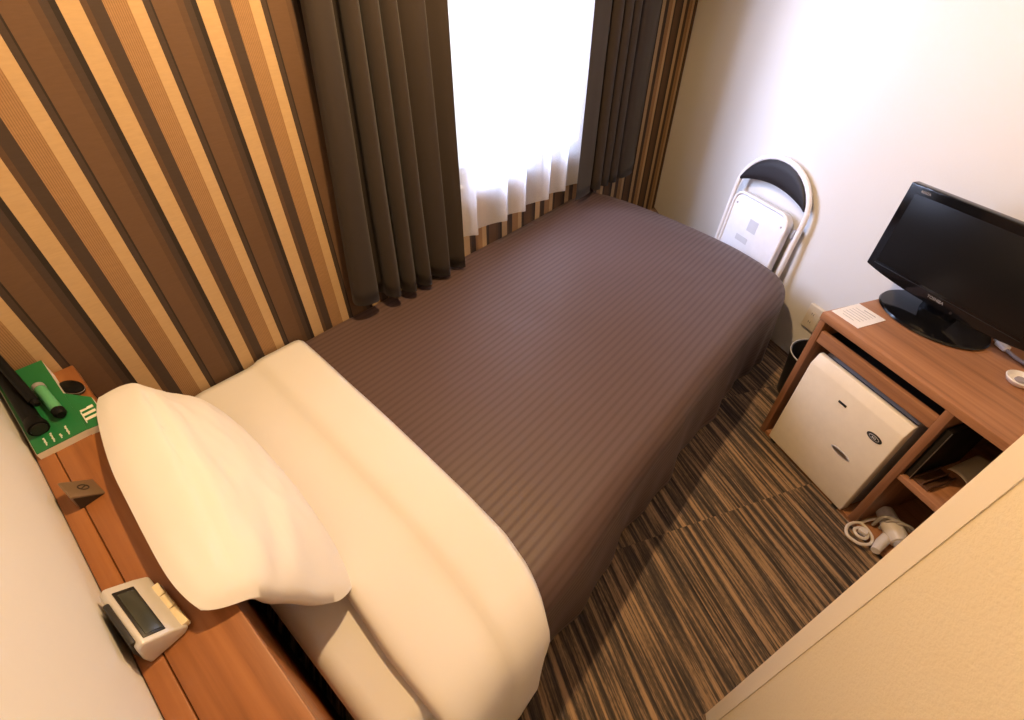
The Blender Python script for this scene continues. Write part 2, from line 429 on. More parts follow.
# ------------------------------------------------------------------ bed
BED_Z = 0.450; YW = 1.510; YS = 0.240
bed = thing('bed', 'single bed with white mattress and dark base along the striped wall', 'bed', (0, 0.3, 0))
mb = MB(); mb.lohi((-0.03, -0.01, 0.05), (2.12, YW-0.33, 0.22), 0.01)
mb.build('base', M['black'], bed)
mb = MB(); mb.lohi((-0.035, -0.028, 0.222), (2.16, YW-0.325, 0.436), 0.045, 5); mb.build('mattress', M['linen'], bed)
lm = MB()
for lx in (0.08, 2.0):
    for ly in (0.06, 1.1):
        lm = MB(); lm.lathe([(0.025, 0), (0.03, 0.05)], 16, (lx, ly, 0.0)); lm.build('leg', M['black'], bed)

def side_y(x): return interp([(0, 0.212), (0.5, 0.216), (1.0, 0.238), (1.7, 0.238), (1.95, 0.228)], x)
def cover():
    # plan outline at the side edge: from the head along the room side, round the foot corner, across the foot to the striped wall
    out = []
    for i in range(60): out.append((lerp(0.16, 1.93, i/60), side_y(lerp(0.16, 1.93, i/60))+0.003*sin(i*0.35), 'x'))
    foot = [(1.93, 0.228), (2.06, 0.212), (2.17, 0.212), (2.26, 0.24), (2.325, 0.305), (2.385, 0.41), (2.45, 0.57), (2.50, 0.78), (2.54, 1.0), (2.57, 1.2), (2.58, 1.36), (2.57, 1.44), (2.55, 1.498)]
    fp = catmull([(a, b, 0) for a, b in foot], 7)
    O = [Vector((a, b, 0)) for a, b, _ in out]+fp
    N = len(O)
    # inner spine along the wall
    rows = []; vals = []
    L = [0.0]
    for a, b in zip(O, O[1:]): L.append(L[-1]+(b-a).length)
    for i, p in enumerate(O):
        tg = (O[min(i+1, N-1)]-O[max(i-1, 0)]).normalized(); nr = Vector((tg.y, -tg.x, 0))
        f = sstep(1.9, 2.1, L[i])       # 0 on the side, 1 round the foot
        s_in = Vector((p.x if p.x < 1.75 else lerp(1.75, 2.30, (L[i]-L[60]+0.001)/(L[-1]-L[60])+0), YW, 0)) if i >= 55 else Vector((p.x, YW, 0))
        if i >= 50:
            a = (i-50)/(N-1-50); s_in = Vector((lerp(O[50].x, 2.54, a**0.9), YW, 0))
        r = 0.085; row = []; vv = []
        q = p-nr*r                        # start of the rounding
        if i == N-1: q = Vector((2.49, YW, 0))
        K = 18
        row.append(Vector((s_in.x, YW+0.004, BED_Z-0.03))); vv.append(YW+0.03)
        for k in range(K):
            w = k/K; c = s_in.lerp(q, w)
            d = 0.012*sin(pi*w)           # soft crown
            wob = 0.004*noise.noise(Vector((c.x*3.1, c.y*3.3, 0)))+0.002*noise.noise(Vector((c.x*9, c.y*8, 3)))
            hump = 0.016*math.exp(-((c.x-2.25)/0.22)**2)*math.exp(-((c.y-1.15)/0.4)**2)
            row.append(Vector((c.x, c.y, BED_Z+d+wob+hump))); vv.append(c.y)
        hum = 0.016*math.exp(-((q.x-2.25)/0.22)**2)*math.exp(-((q.y-1.15)/0.4)**2)
        for k in range(8):
            a = (k/8)*pi/2
            c = q+nr*(r*sin(a)); row.append(Vector((c.x, c.y, BED_Z+hum-(r*(1-cos(a)))))); vv.append(c.y if f > 0.5 else q.y-r*a)
        base_v = vv[-1]
        D_ = 16; zt_ = BED_Z-r
        for k in range(D_+1):
            w = k/D_; z = lerp(zt_, 0.018, w)
            amp = 0.010*w
            ph = L[i]
            rip = amp*(sin(ph*13+1)+0.6*sin(ph*29+2))
            cornerw = math.exp(-((ph-2.13)/0.20)**2)
            rip += cornerw*w*0.030*sin(ph*38)
            nz = 0.006*noise.noise(Vector((ph*5, z*6, 1)))
            if i < 60: tuck = 0.004*w      # side hangs a little inwards
            else: tuck = 0.0
            c = p+nr*(rip+nz+tuck); row.append(Vector((c.x, c.y, z)))
            vv.append(c.y if f > 0.5 else base_v-(zt_-z))
        rows.append(row); vals.append(vv)
    me = bpy.data.meshes.new('coverlet'); vs = [v for r_ in rows for v in r_]; w_ = len(rows[0]); fs = []
    for i in range(N-1):
        for k in range(w_-1):
            fs.append((i*w_+k, i*w_+k+1, (i+1)*w_+k+1, (i+1)*w_+k))
    me.from_pydata(vs, [], fs)
    at = me.attributes.new('cloth_v', 'FLOAT', 'POINT')
    for i, v in enumerate(x for r_ in vals for x in r_): at.data[i].value = v
    shade(me, 80); bm = bmesh.new(); bm.from_mesh(me); bmesh.ops.recalc_face_normals(bm, faces=bm.faces[:])
    if sum(f.normal.z*f.calc_area() for f in bm.faces) < 0: bmesh.ops.reverse_faces(bm, faces=bm.faces[:])
    bm.to_mesh(me); bm.free()
    return solid(link('coverlet', me, M['cover']), 0.005)
tag(cover(), 'brown striped satin coverlet spread over the bed down to the carpet', 'bedspread')

# turned-down white sheet over the head end of the coverlet
def sheet_fold():
    YS = 0.209; Ltop = YW-0.004-(YS+0.085); r = 0.088; rows = []
    S = Ltop+r*pi/2+0.30; ns, nx = 64, 26
    for i in range(ns+1):
        s = S*i/ns
        if s < Ltop: y = YW-0.004-s; z = BED_Z; ny, nz = 0, 1
        elif s < Ltop+r*pi/2:
            a = (s-Ltop)/r; y = YS+0.085-r*sin(a); z = BED_Z-r*(1-cos(a)); ny, nz = -sin(a), cos(a)
        else: y = YS+0.085-r; z = BED_Z-r-(s-Ltop-r*pi/2); ny, nz = -1, 0
        crown = 0.012*sin(pi*min(1, s/Ltop)) if s < Ltop else 0
        xe = interp([(0, 0.535), (0.3, 0.515), (0.6, 0.495), (0.95, 0.468), (1.1, 0.452), (1.2, 0.425), (1.3, 0.375), (1.4, 0.35), (2, 0.34)], s)
        xs = interp([(0, 0.118), (0.9, 0.095), (1.1, 0.075), (2, 0.06)], s)
        row = []
        for k in range(nx+1):
            w = k/nx; x = lerp(xs, xe, w)
            d = interp([(0, 0.004), (0.03, 0.016), (0.10, 0.021), (0.45, 0.018), (0.53, 0.021), (0.58, 0.031), (0.65, 0.033), (0.94, 0.030), (0.985, 0.022), (1, 0.010)], w)
            d += 0.004*noise.noise(Vector((x*6, s*4, 5)))+crown
            row.append((x, y+ny*d, z+nz*d+crown*0))
        rows.append(row)
    mb = MB(); mb.grid(rows); o = mb.build('folded_sheet', M['linen'], None, 80)
    if sum(p.normal.z*p.area for p in o.data.polygons) < 0: o.data.flip_normals()
    return solid(o, 0.004)
tag(sheet_fold(), 'white top sheet turned down over the brown coverlet at the head of the bed', 'sheet')

# pillow leaning on the headboard
def pillow():
    L_, W_, T_ = 0.388, 0.176, 0.080
    C0 = Vector((0.020, 0.942, 0.664)); ang = R(43)
    ax_l = Vector((-0.045, -1, 0.0)).normalized()
    ax_w = Vector((cos(ang), 0, -sin(ang))); ax_n = Vector((sin(ang), 0, cos(ang)))
    n1, n2 = 60, 34
    def pt(u, v, side):
        uu = L_*u*(1-0.07*v**4); vv = W_*v*(1-0.16*u**6)*(1-0.14*sstep(0.0, 1, -u))
        th = T_*max(0, (1-abs(u)**2.6)*(1-abs(v)**2.2))**0.55
        if side < 0: th *= lerp(0.12, 1, sstep(-0.95, -0.2, v))
        n = th*side
        wr = 0.0
        # creases that run in from the open end and the long edges
        wr += 0.006*noise.noise(Vector((u*2.2, v*2.5, side*3)))
        wr += 0.009*sstep(0.35, 1, u)*sin(v*14+u*7)*(1-v*v)
        wr += 0.004*noise.noise(Vector((u*5+v*3, v*6-u*2, side*7+2)))
        wr -= 0.013*math.exp(-((v+0.55+0.10*u)/0.05)**2)*sstep(-0.95, -0.5, u)*(1-sstep(0.75, 1, u))*side
        n += 0.024*math.exp(-((v+0.52)/0.34)**2)
        n += wr*(1-abs(u)**6)*(1-abs(v)**6)
        droop = -0.085*sstep(0.5, 1.0, u)*sstep(-0.15, 0.7, v)+0.012*sstep(0.5, 1, u)*sstep(0.2, -0.6, v)
        return C0+ax_l*uu+ax_w*vv+ax_n*n+Vector((0, 0, droop))
    rows = [[pt(-1+2*i/n1, -1+2*k/n2, 1) for k in range(n2+1)] for i in range(n1+1)]
    rowb = [[pt(-1+2*i/n1, -1+2*k/n2, -1) for k in range(n2+1)] for i in range(n1+1)]
    mb = MB(); mb.grid(rows); mb.grid(rowb)
    bmesh.ops.remove_doubles(mb.bm, verts=mb.bm.verts[:], dist=0.0008)
    bmesh.ops.recalc_face_normals(mb.bm, faces=mb.bm.faces[:])
    return mb.build('pillow', M['pillow'], None, 75)
tag(pillow(), 'plump white pillow leaning against the wooden headboard ledge', 'pillow')

# ------------------------------------------------------------------ curtains
def drape(name, plan, ztop, hem, mat, flare=0.0):
    P = catmull([(x, y, 0) for x, y in plan], 8); rows = []; nz = 26
    cx = sum(p.x for p in P)/len(P)
    for k in range(nz+1):
        w = k/nz; row = []
        for i, p in enumerate(P):
            hz = hem(p.x) if callable(hem) else hem
            z = lerp(ztop, hz, w)
            sway = 0.006*noise.noise(Vector((p.x*8, w*3, 2)))*w
            row.append((p.x-(flare*(1.10-p.x) if (flare and p.x < 1.10) else 0)*max(0, (w-0.38)/0.62)+sway, p.y+0.006*noise.noise(Vector((p.x*9, w*2.5, 8)))*w, z))
        rows.append(row)
    mb = MB(); mb.grid(rows); o = mb.build(name, mat, None, 80); return o
def pleat(c, w=1.0, f=1.408, b=1.502):
    return [(c-0.020*w, 1.478), (c-0.024*w, 1.446), (c-0.016*w, 1.420), (c, f), (c+0.016*w, 1.420), (c+0.023*w, 1.446), (c+0.020*w, 1.478), (c+0.033*w, b)]
left_plan = [(0.842, 1.482), (0.838, 1.456), (0.848, 1.434), (0.870, 1.425), (0.898, 1.427), (0.913, 1.445), (0.912, 1.480), (0.928, 1.503)]+pleat(0.967)+pleat(1.034)+pleat(1.101)+[(1.150, 1.494), (1.165, 1.455), (1.190, 1.425), (1.218, 1.414), (1.236, 1.432), (1.240, 1.468), (1.256, 1.484), (1.276, 1.462), (1.300, 1.428), (1.320, 1.412)]
o = drape('drape', left_plan, 2.12, lambda x: interp([(0.79, 0.545), (0.93, 0.512), (1.05, 0.485), (1.2, 0.474), (1.32, 0.474)], x), M['drape'], 0.30)
solid(o, 0.003, 0); tag(o, 'dark brown pleated drape left of the window, hem resting on the coverlet', 'curtain', 'brown drapes')
right_plan = [(2.195, 1.405), (2.27, 1.412), (2.355, 1.420), (2.385, 1.440), (2.388, 1.475), (2.405, 1.500)]+pleat(2.452, 1.3, 1.410)+pleat(2.542, 1.3, 1.410)+pleat(2.632, 1.3, 1.412)+[(2.70, 1.478), (2.71, 1.445), (2.74, 1.424), (2.80, 1.420), (2.86, 1.428), (2.905, 1.445), (2.922, 1.490)]
o = drape('drape', right_plan, 2.12, lambda x: interp([(2.2, 0.515), (2.6, 0.495), (2.9, 0.475)], x), M['drape'], 0.0)
solid(o, 0.003, 0); tag(o, 'dark brown pleated drape right of the window near the room corner', 'curtain', 'brown drapes')
sp = []; ST = [1.335, 1.45, 1.66, 1.80, 2.0, 2.15, 2.31]
for a, b in zip(ST, ST[1:]):
    w_ = b-a
    sp += [(a, 1.496), (a+0.35*w_, 1.482), (a+0.7*w_, 1.462), (a+0.90*w_, 1.444), (a+0.965*w_, 1.450), (a+0.985*w_, 1.478)]
o = drape('sheer_curtain', sp, 2.10, 0.578, M['sheer'])
tag(o, 'thin white sheer curtain glowing over the window between the brown drapes', 'curtain')
t = thing('curtain_rail', 'slim double rail above the window holding drapes and sheer', 'rail', (0.75, WALL_Y, 2.141))
MB().lohi((0, -0.075, 0.0), (2.25, -0.055, 0.022), 0.002).build('front_track', M['white_metal'], t)
MB().lohi((0, -0.050, -0.02), (2.25, -0.030, 0.002), 0.002).build('rear_track', M['white_metal'], t)
for bx in (0.1, 1.1, 2.15): MB().lohi((bx, -0.075, 0.024), (bx+0.02, -0.001, 0.03)).build('bracket', M['white_metal'], t)

# ------------------------------------------------------------------ desk (its own frame: x along the desk, y to the far wall)
DE0, DE1, DD0, DD1, DZ = -0.928, -0.142, 1.477, 1.955, 0.634
desk = thing('desk', 'low walnut desk with open shelves against the far wall beside the bed foot', 'desk', ED(DE0, DD0), DESK_ROT)
dw, dp = DE1-DE0, DD1-DD0; th = 0.028; DIV = 0.462
MB().lohi((0, -0.004, DZ-th), (dw, dp, DZ), 0.002).build('desktop', M['desk'], desk)
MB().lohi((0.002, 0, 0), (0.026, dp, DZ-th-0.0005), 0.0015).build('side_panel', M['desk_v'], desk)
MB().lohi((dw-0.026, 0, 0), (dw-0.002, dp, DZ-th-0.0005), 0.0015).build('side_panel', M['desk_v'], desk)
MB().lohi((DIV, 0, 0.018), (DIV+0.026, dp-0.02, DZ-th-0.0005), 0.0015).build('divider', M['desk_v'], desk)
MB().lohi((0.027, 0.004, 0), (dw-0.027, dp-0.02, 0.017), 0.001).build('bottom_board', M['desk'], desk)
MB().lohi((0.027, 0.020, 0.521), (DIV-0.001, dp-0.02, 0.538), 0.001).build('shelf', M['black'], desk)  # coloured black to paint the deep shade in the slot under the desktop
MB().lohi((0.027, 0.003, 0.519), (DIV-0.001, 0.0195, 0.566), 0.001).build('apron', M['desk'], desk)
MB().lohi((DIV+0.027, 0.003, 0.300), (dw-0.027, dp-0.02, 0.322), 0.001).build('shelf', M['desk'], desk)
MB().lohi((0.027, dp-0.018, 0.018), (dw-0.027, dp-0.006, DZ-th-0.001)).build('back_panel', M['black'], desk)

# mini fridge inside the left bay
FE, FD = -0.873, 1.470
fr = thing('mini_fridge', 'small cream white refrigerator standing in the left bay of the desk', 'refrigerator', ED(FE, FD, 0.017), DESK_ROT)
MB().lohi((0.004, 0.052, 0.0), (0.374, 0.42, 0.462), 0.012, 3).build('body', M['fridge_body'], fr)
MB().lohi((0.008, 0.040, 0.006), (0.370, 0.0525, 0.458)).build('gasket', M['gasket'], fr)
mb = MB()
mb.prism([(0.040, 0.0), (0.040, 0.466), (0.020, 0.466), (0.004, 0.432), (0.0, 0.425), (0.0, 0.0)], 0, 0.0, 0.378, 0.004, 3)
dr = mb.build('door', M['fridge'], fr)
def disc(c, rx, rz, y, dep, n=28):
    mb = MB(); mb.prism([(c[0]+rx*cos(2*pi*i/n), c[1]+rz*sin(2*pi*i/n)) for i in range(n)], 1, y-dep, y); return mb
disc((0.316, 0.356), 0.0275, 0.0135, 0.0, 0.002).build('emblem', M['black'], dr)
o = disc((0.316, 0.356), 0.019, 0.0080, -0.002, 0.0006).build('emblem_ring', M['label_grey'], dr)
disc((0.316, 0.356), 0.0165, 0.0062, -0.0026, 0.0006).build('emblem_centre', M['black'], dr)
mb = MB(); mb.lohi((0.309, -0.0037, 0.353), (0.313, -0.0031, 0.359)); mb.lohi((0.315, -0.0037, 0.353), (0.318, -0.0031, 0.359)); mb.lohi((0.320, -0.0037, 0.353), (0.323, -0.0031, 0.359)); mb.build('emblem_mark', M['label_grey'], dr)
disc((0.262, 0.207), 0.040, 0.0115, 0.0, 0.0015).build('badge', M['label_grey'], dr)
disc((0.262, 0.207), 0.034, 0.0080, -0.0015, 0.0006).build('badge_face', M['steel'], dr)
MB().lohi((0.158, -0.002, 0.372), (0.190, 0.0005, 0.381), 0.001).build('name_plate', M['black'], dr)
MB().lohi((0.012, 0.004, -0.016), (0.036, 0.03, 0.0005), 0.002).build('foot', M['black'], fr)
MB().lohi((0.342, 0.004, -0.016), (0.366, 0.03, 0.0005), 0.002).build('foot', M['black'], fr)

# text helper: writing that stands on things in the place
def text(name, body, size, loc, rot, mat, parent, ext=0.0003):
    cu = bpy.data.curves.new(name, 'FONT'); cu.body = body; cu.size = size; cu.extrude = ext; cu.align_x = 'CENTER'; cu.align_y = 'CENTER'
    tmp = bpy.data.objects.new('tmp', cu); COL.objects.link(tmp)
    dg = bpy.context.evaluated_depsgraph_get(); me = bpy.data.meshes.new_from_object(tmp.evaluated_get(dg))
    bpy.data.objects.remove(tmp); me.name = name
    o = link(name, me, mat, parent); o.location = loc; o.rotation_euler = rot; return o

# television
TE, TD = -0.775, 1.752
tv = thing('television', 'black flat screen television on an oval glossy foot on the desk', 'television', ED(TE, TD, DZ+0.001), DESK_ROT)
MB().lathe([(0.10, 0.0), (0.170, 0.001), (0.176, 0.005), (0.172, 0.011), (0.12, 0.017), (0.0501, 0.024)], 56, (0.0, 0.045, 0.0), 1.0, 0.76).build('base', M['black_gloss'], tv)
MB().prism([(-0.055, 0.018), (0.055, 0.018), (0.045, 0.12), (-0.045, 0.12)], 1, 0.035, 0.075, 0.006).build('neck', M['black_gloss'], tv)
hw = 0.272; zb, zt2 = 0.082, 0.383
rim = [(-hw, zt2), (hw, zt2)]
lower = [(lerp(hw, -hw, i/24), zb-0.022*(1-abs(lerp(1, -1, i/24))**2.5)) for i in range(25)]
mb = MB(); mb.prism(rim+lower, 1, 0.0, 0.030, 0.005, 3); case = mb.build('cabinet', M['black_gloss'], tv)
mb = MB(); mb.prism([(-0.20, 0.10), (0.20, 0.10), (0.18, 0.34), (-0.18, 0.34)], 1, 0.029, 0.065, 0.01); mb.build('rear_housing', M['black_satin'], tv)
MB().lohi((-hw+0.030, -0.0012, zb+0.026), (hw-0.030, 0.002, zt2-0.028), 0.0008).build('screen', M['screen'], tv)
mb = MB(); mb.lohi((-hw+0.026, -0.002, zb+0.0165), (hw-0.026, 0.002, zb+0.0185), 0.0004); mb.build('speaker_slit', M['black_satin'], case)
text('bezel_logo', 'TOSHIBA', 0.0135, (-0.005, -0.0012, zb+0.0045), (R(90), 0, 0), M['steel'], case)
text('corner_logo', 'REGZA', 0.0105, (-hw+0.060, -0.0012, zt2-0.016), (R(90), 0, 0), M['dryer_grey'], case)
disc((0.055, zb-0.009), 0.004, 0.004, 0.0, 0.001).build('power_lamp', M['black_satin'], case)
disc((-0.115, 0.0), 0.001, 0.001, 0.0, 0.001).build('base_mark', M['label_grey'], tv)

# printed card on the desk
pp = thing('paper_card', 'white printed card lying on the front left corner of the desk', 'paper', ED(-0.870, 1.574, DZ), DESK_ROT)
rot = Matrix.Rotation(R(2), 4, 'Z')
MB().box((0, 0, 0.001), (0.108, 0.130, 0.0016), 0.0, mat=rot).build('sheet', M['paper'], pp)
mb = MB()
for i in range(7):
    L_ = 0.070 if i not in (0, 6) else 0.045
    mb.box((-0.004+(0.01 if i == 0 else 0), 0.045-i*0.0145, 0.00205), (L_, 0.0022 if i else 0.004, 0.0003), mat=rot)
mb.build('print_lines', M['ink'], pp)

# small things on the desk right of the television
pl = thing('cable_plug', 'white cable plug on a grey cord beside the foot of the television', 'plug', ED(-0.590, 1.862, DZ), DESK_ROT)
mb = MB(); mb.box((0, 0, 0.010), (0.040, 0.020, 0.018), 0.004, mat=Matrix.Rotation(R(-18), 4, 'Z')); mb.build('plug_body', M['white_plate'], pl)
mb = MB(); mb.box((-0.024, 0.010, 0.010), (0.016, 0.010, 0.008), 0.001, mat=Matrix.Rotation(R(-18), 4, 'Z')); mb.build('plug_tip', M['steel'], pl)
mb = MB(); mb.tube(catmull([(0.018, -0.006, 0.008), (0.06, -0.016, 0.006), (0.11, -0.012, 0.006), (0.17, 0.02, 0.006), (0.25, 0.05, 0.006)], 8), 0.0055, 10); mb.build('cord', M['cord_grey'], pl)
cp = thing('round_dish', 'small round white dish on the desk at the right edge of the picture', 'dish', ED(-0.462, 1.742, DZ), DESK_ROT)
MB().lathe([(0.024, 0), (0.030, 0.004), (0.038, 0.018), (0.036, 0.020), (0.028, 0.008), (0.001, 0.006)], 32).build('bowl', M['white_metal'], cp)
MB().lathe([(0.010, 0.0065), (0.014, 0.010), (0.012, 0.016), (0.001, 0.017)], 20).build('lid_knob', M['cord_grey'], cp)

# right bay: binder, box, folded leaflet, hair dryer
bi = thing('binder', 'thin black binder standing upright against the divider in the desk', 'binder', ED(-0.425, 1.492, 0.322), DESK_ROT)
mb = MB(); mb.lohi((-0.012, 0.0, 0.0), (-0.009, 0.22, 0.225), 0.0008); mb.build('cover', M['tool_black'], bi)
mb = MB(); mb.lohi((0.006, 0.0, 0.0), (0.009, 0.22, 0.225), 0.0008); mb.build('cover', M['tool_black'], bi)
mb = MB(); mb.lohi((-0.0085, 0.004, 0.003), (0.0055, 0.215, 0.222)); mb.build('pages', M['black'], bi)
mb = MB(); mb.lohi((0.0062, -0.0012, 0.002), (0.0088, -0.0002, 0.223)); mb.build('edge_strip', M['steel'], bi)
bx = thing('wooden_box', 'dark brown grooved tray lying on the shelf beside the black binder', 'tray', ED(-0.392, 1.545, 0.322), DESK_ROT)
mb = MB(); mb.lohi((-0.022, -0.045, 0), (0.028, 0.07, 0.008), 0.001); mb.build('tray_floor', M['box_brown'], bx)
for sx in (-0.022, 0.004, 0.024):
    mb = MB(); mb.lohi((sx, -0.045, 0.0085), (sx+0.004, 0.07, 0.020), 0.001); mb.build('rib', M['box_brown'], bx)
lf = thing('leaflet', 'tan curled leaflet lying at the back of the desk shelf', 'leaflet', ED(-0.372, 1.70, 0.322), DESK_ROT)
mb = MB(); rows = []
for i in range(15):
    a = pi*i/14; rows.append([(-0.032*cos(a)*(1+0.3*k/10), -0.06+0.15*k/10, 0.002+0.013*sin(a)*(1+0.2*k/10)) for k in range(11)])
mb.grid(rows); solid(mb.build('cover_sheet', M['tan'], lf, 70), 0.002)
hd = thing('hair_dryer', 'white folding hair dryer with a coiled cord in the lowest desk bay', 'hair dryer', ED(-0.375, 1.530, 0.017), DESK_ROT)
mb = MB(); mb.lathe([(0.020, -0.075), (0.027, -0.07), (0.032, -0.02), (0.034, 0.03), (0.028, 0.055), (0.012, 0.062)], 24, (0.005, 0.03, 0.036), mat=Matrix.Rotation(R(62), 4, 'Z') @ Matrix.Rotation(R(90), 4, 'X')); mb.build('barrel', M['dryer'], hd)
mb = MB(); mb.lathe([(0.0225, -0.005), (0.024, 0.0), (0.024, 0.022), (0.020, 0.024)], 24, (0.053, 0.008, 0.036), mat=Matrix.Rotation(R(62), 4, 'Z') @ Matrix.Rotation(R(90), 4, 'X') ); mb.build('nozzle', M['dryer_grey'], hd)
mb = MB(); mb.tube([(0.02, 0.00, 0.022), (0.03, -0.04, 0.020), (0.045, -0.085, 0.018)], [0.017, 0.018, 0.014], 14); mb.build('handle', M['dryer'], hd)
mb = MB()
mb.tube(catmull([(-0.055, -0.035, 0.007), (-0.062, -0.085, 0.007), (-0.035, -0.118, 0.007), (0.005, -0.105, 0.007), (0.018, -0.07, 0.010), (-0.005, -0.04, 0.009)], 9, True), 0.0055, 10, True); 
mb.tube(catmull([(-0.035, -0.055, 0.016), (-0.040, -0.085, 0.017), (-0.018, -0.095, 0.017), (0.0, -0.08, 0.018), (-0.012, -0.055, 0.018)], 9, True), 0.0055, 10, True)
mb.tube(catmull([(-0.055, -0.035, 0.010), (-0.045, 0.0, 0.03), (-0.02, 0.03, 0.06), (0.0, 0.045, 0.066)], 8), 0.005, 10)
mb.build('cord', M['cord_white'], hd)
mb = MB(); mb.box((-0.022, -0.068, 0.022), (0.026, 0.022, 0.020), 0.004, mat=Matrix.Rotation(R(20), 4, 'Z')); mb.build('plug', M['dryer'], hd)
mb = MB(); 
for k in range(3): mb.tube(catmull([(-0.034+k*0.018, 0.00+k*0.012, 0.010), (-0.030+k*0.018, 0.005+k*0.012, 0.066), (-0.006+k*0.018, 0.03+k*0.012, 0.072), (0.022+k*0.015, 0.05+k*0.012, 0.05)], 6), 0.006, 8)
mb.build('strap', M['dryer_grey'], hd)

# outlet on the far wall
ou = thing('wall_outlet', 'ivory surface mounted socket on the far wall left of the desk', 'outlet', ED(-1.262, FAR_D, 0.262), DESK_ROT)
MB().lohi((-0.037, -0.020, -0.062), (0.037, -0.001, 0.062), 0.004, 3).build('plate', M['outlet'], ou)
for z in (-0.022, 0.022):
    mb = MB(); mb.lohi((-0.012, -0.0225, z-0.010), (0.012, -0.0195, z+0.010), 0.001); f = mb.build('socket', M['outlet'], ou)
    mb = MB(); mb.lohi((-0.006, -0.0232, z-0.005), (-0.004, -0.0222, z+0.005)); mb.lohi((0.004, -0.0232, z-0.005), (0.006, -0.0222, z+0.005)); mb.build('slot', M['black'], f)

# waste bin behind the desk's left side
bn = thing('waste_bin', 'black round waste bin with thin white rim between the bed foot and desk', 'bin', ED(-1.052, 1.800, 0), DESK_ROT)
MB().lathe([(0.085, 0.0), (0.090, 0.004), (0.112, 0.228), (0.115, 0.236), (0.108, 0.236), (0.086, 0.012), (0.001, 0.008)], 40).build('bucket', M['black'], bn)
MB().lathe([(0.1152, 0.233), (0.1168, 0.2385), (0.1150, 0.2410), (0.1128, 0.2395), (0.1128, 0.2375), (0.1152, 0.233)], 40, cap=False).build('liner', M['bag'], bn)

# ------------------------------------------------------------------ folding chair leaning on the far wall
CH = thing('folding_chair', 'folded white steel chair with dark back pad leaning on the far wall', 'chair', ED(-1.735, 1.887, 0), DESK_ROT)
tilt = math.atan(0.07)
CT = Matrix.Rotation(-tilt, 4, 'X')             # chair plane: x across, y back, z up
def ctube(path, r, name, mat, parent=CH):
    mb = MB(); mb.tube([CT @ Vector(p) for p in path], r, 12); return mb.build(name, mat, parent, 60)
def arch(hwid, zt_, rad, zb_, y, tilt_x=0.0):
    p = [(-hwid, y, zb_), (-hwid, y, (zb_+zt_)/2), (-hwid, y, zt_-rad)]
    for i in range(1, 17):
        a = pi-pi*i/16
        p.append((hwid*cos(a), y, zt_-rad+rad*sin(a)))
    p += [(hwid, y, (zb_+zt_)/2), (hwid, y, zb_)]
    return p
ctube(arch(0.236, 0.852, 0.205, 0.0125, -0.004), 0.0125, 'frame', M['white_metal'])
ctube([(-0.205, 0.026, 0.0125), (-0.205, 0.026, 0.30), (-0.207, 0.022, 0.56)], 0.011, 'rear_leg', M['white_metal'])
ctube([(0.205, 0.026, 0.0125), (0.205, 0.026, 0.30), (0.207, 0.022, 0.56)], 0.011, 'rear_leg', M['white_metal'])
ctube([(-0.205, 0.026, 0.13), (0.205, 0.026, 0.13)], 0.009, 'cross_bar', M['white_metal'])
ctube([(-0.236, -0.004, 0.20), (0.236, -0.004, 0.20)], 0.009, 'cross_bar', M['white_metal'])
# D-shaped back pad filling the top of the arch, with a bowed lower edge
mb = MB(); G = {}
for side, y0 in ((0, -0.022), (1, 0.016)):
    rows = []
    for i in range(25):
        x = 0.216*(-1+2*i/24); q = abs(x)/0.216
        top = 0.647+0.196*math.sqrt(max(0.0, 1-(x/0.228)**2)); low = 0.688+0.044*(1-q*q)
        rows.append([CT @ Vector((x, y0+(0.012 if side == 0 else -0.012)*abs(2*k/8-1)**4, lerp(low, top, k/8))) for k in range(9)])
    G[side] = rows; mb.grid(rows)
mb.grid([[G[0][i][0] for i in range(25)], [G[1][i][0] for i in range(25)]]); mb.grid([[G[0][i][8] for i in range(25)], [G[1][i][8] for i in range(25)]])
mb.grid([G[0][0], G[1][0]]); mb.grid([G[0][24], G[1][24]])
bmesh.ops.remove_doubles(mb.bm, verts=mb.bm.verts[:], dist=0.0003); bmesh.ops.recalc_face_normals(mb.bm, faces=mb.bm.faces[:])
mb.build('back_pad', M['black_leather'], CH, 50)
def rr(x0, x1, z0, z1, r, n=6):
    o = []
    for cx, cz, a0 in ((x1-r, z1-r, 0), (x0+r, z1-r, 90), (x0+r, z0+r, 180), (x1-r, z0+r, 270)):
        for i in range(n+1):
            a = R(a0+90*i/n); o.append((cx+r*cos(a), cz+r*sin(a)))
    return o
mb = MB(); mb.prism(rr(-0.196, 0.184, 0.235, 0.648, 0.06), 1, -0.024, 0.008, 0.005, 2)
for v in mb.bm.verts: v.co = CT @ v.co
seat = mb.build('seat', M['white_plate'], CH, 50)
rim = [(x, -0.026, z) for x, z in rr(-0.192, 0.180, 0.239, 0.644, 0.057)]
mb = MB(); mb.tube([CT @ Vector(p) for p in rim], 0.008, 10, True); mb.build('seat_rim', M['white_metal'], seat, 60)
for ctr, dim in (((0, 0, 0), (0.062, 0.001, 0.062)), ((-0.04, 0, -0.085), (0.085, 0.001, 0.03))):
    mb = MB(); mb.box(ctr, dim)
    for v in mb.bm.verts: v.co = CT @ (v.co+Vector((-0.01, -0.0245, 0.515)))
    mb.build('maker_label', M['label_grey'], seat)
for sx in (-0.165, 0.150):
    mb = MB(); mb.lathe([(0.005, 0), (0.005, 0.002), (0.001, 0.003)], 12, mat=Matrix.Rotation(R(90), 4, 'X'))
    for v in mb.bm.verts: v.co = CT @ (v.co+Vector((sx, -0.0242, 0.585)))
    mb.build('rivet', M['dryer_grey'], seat)
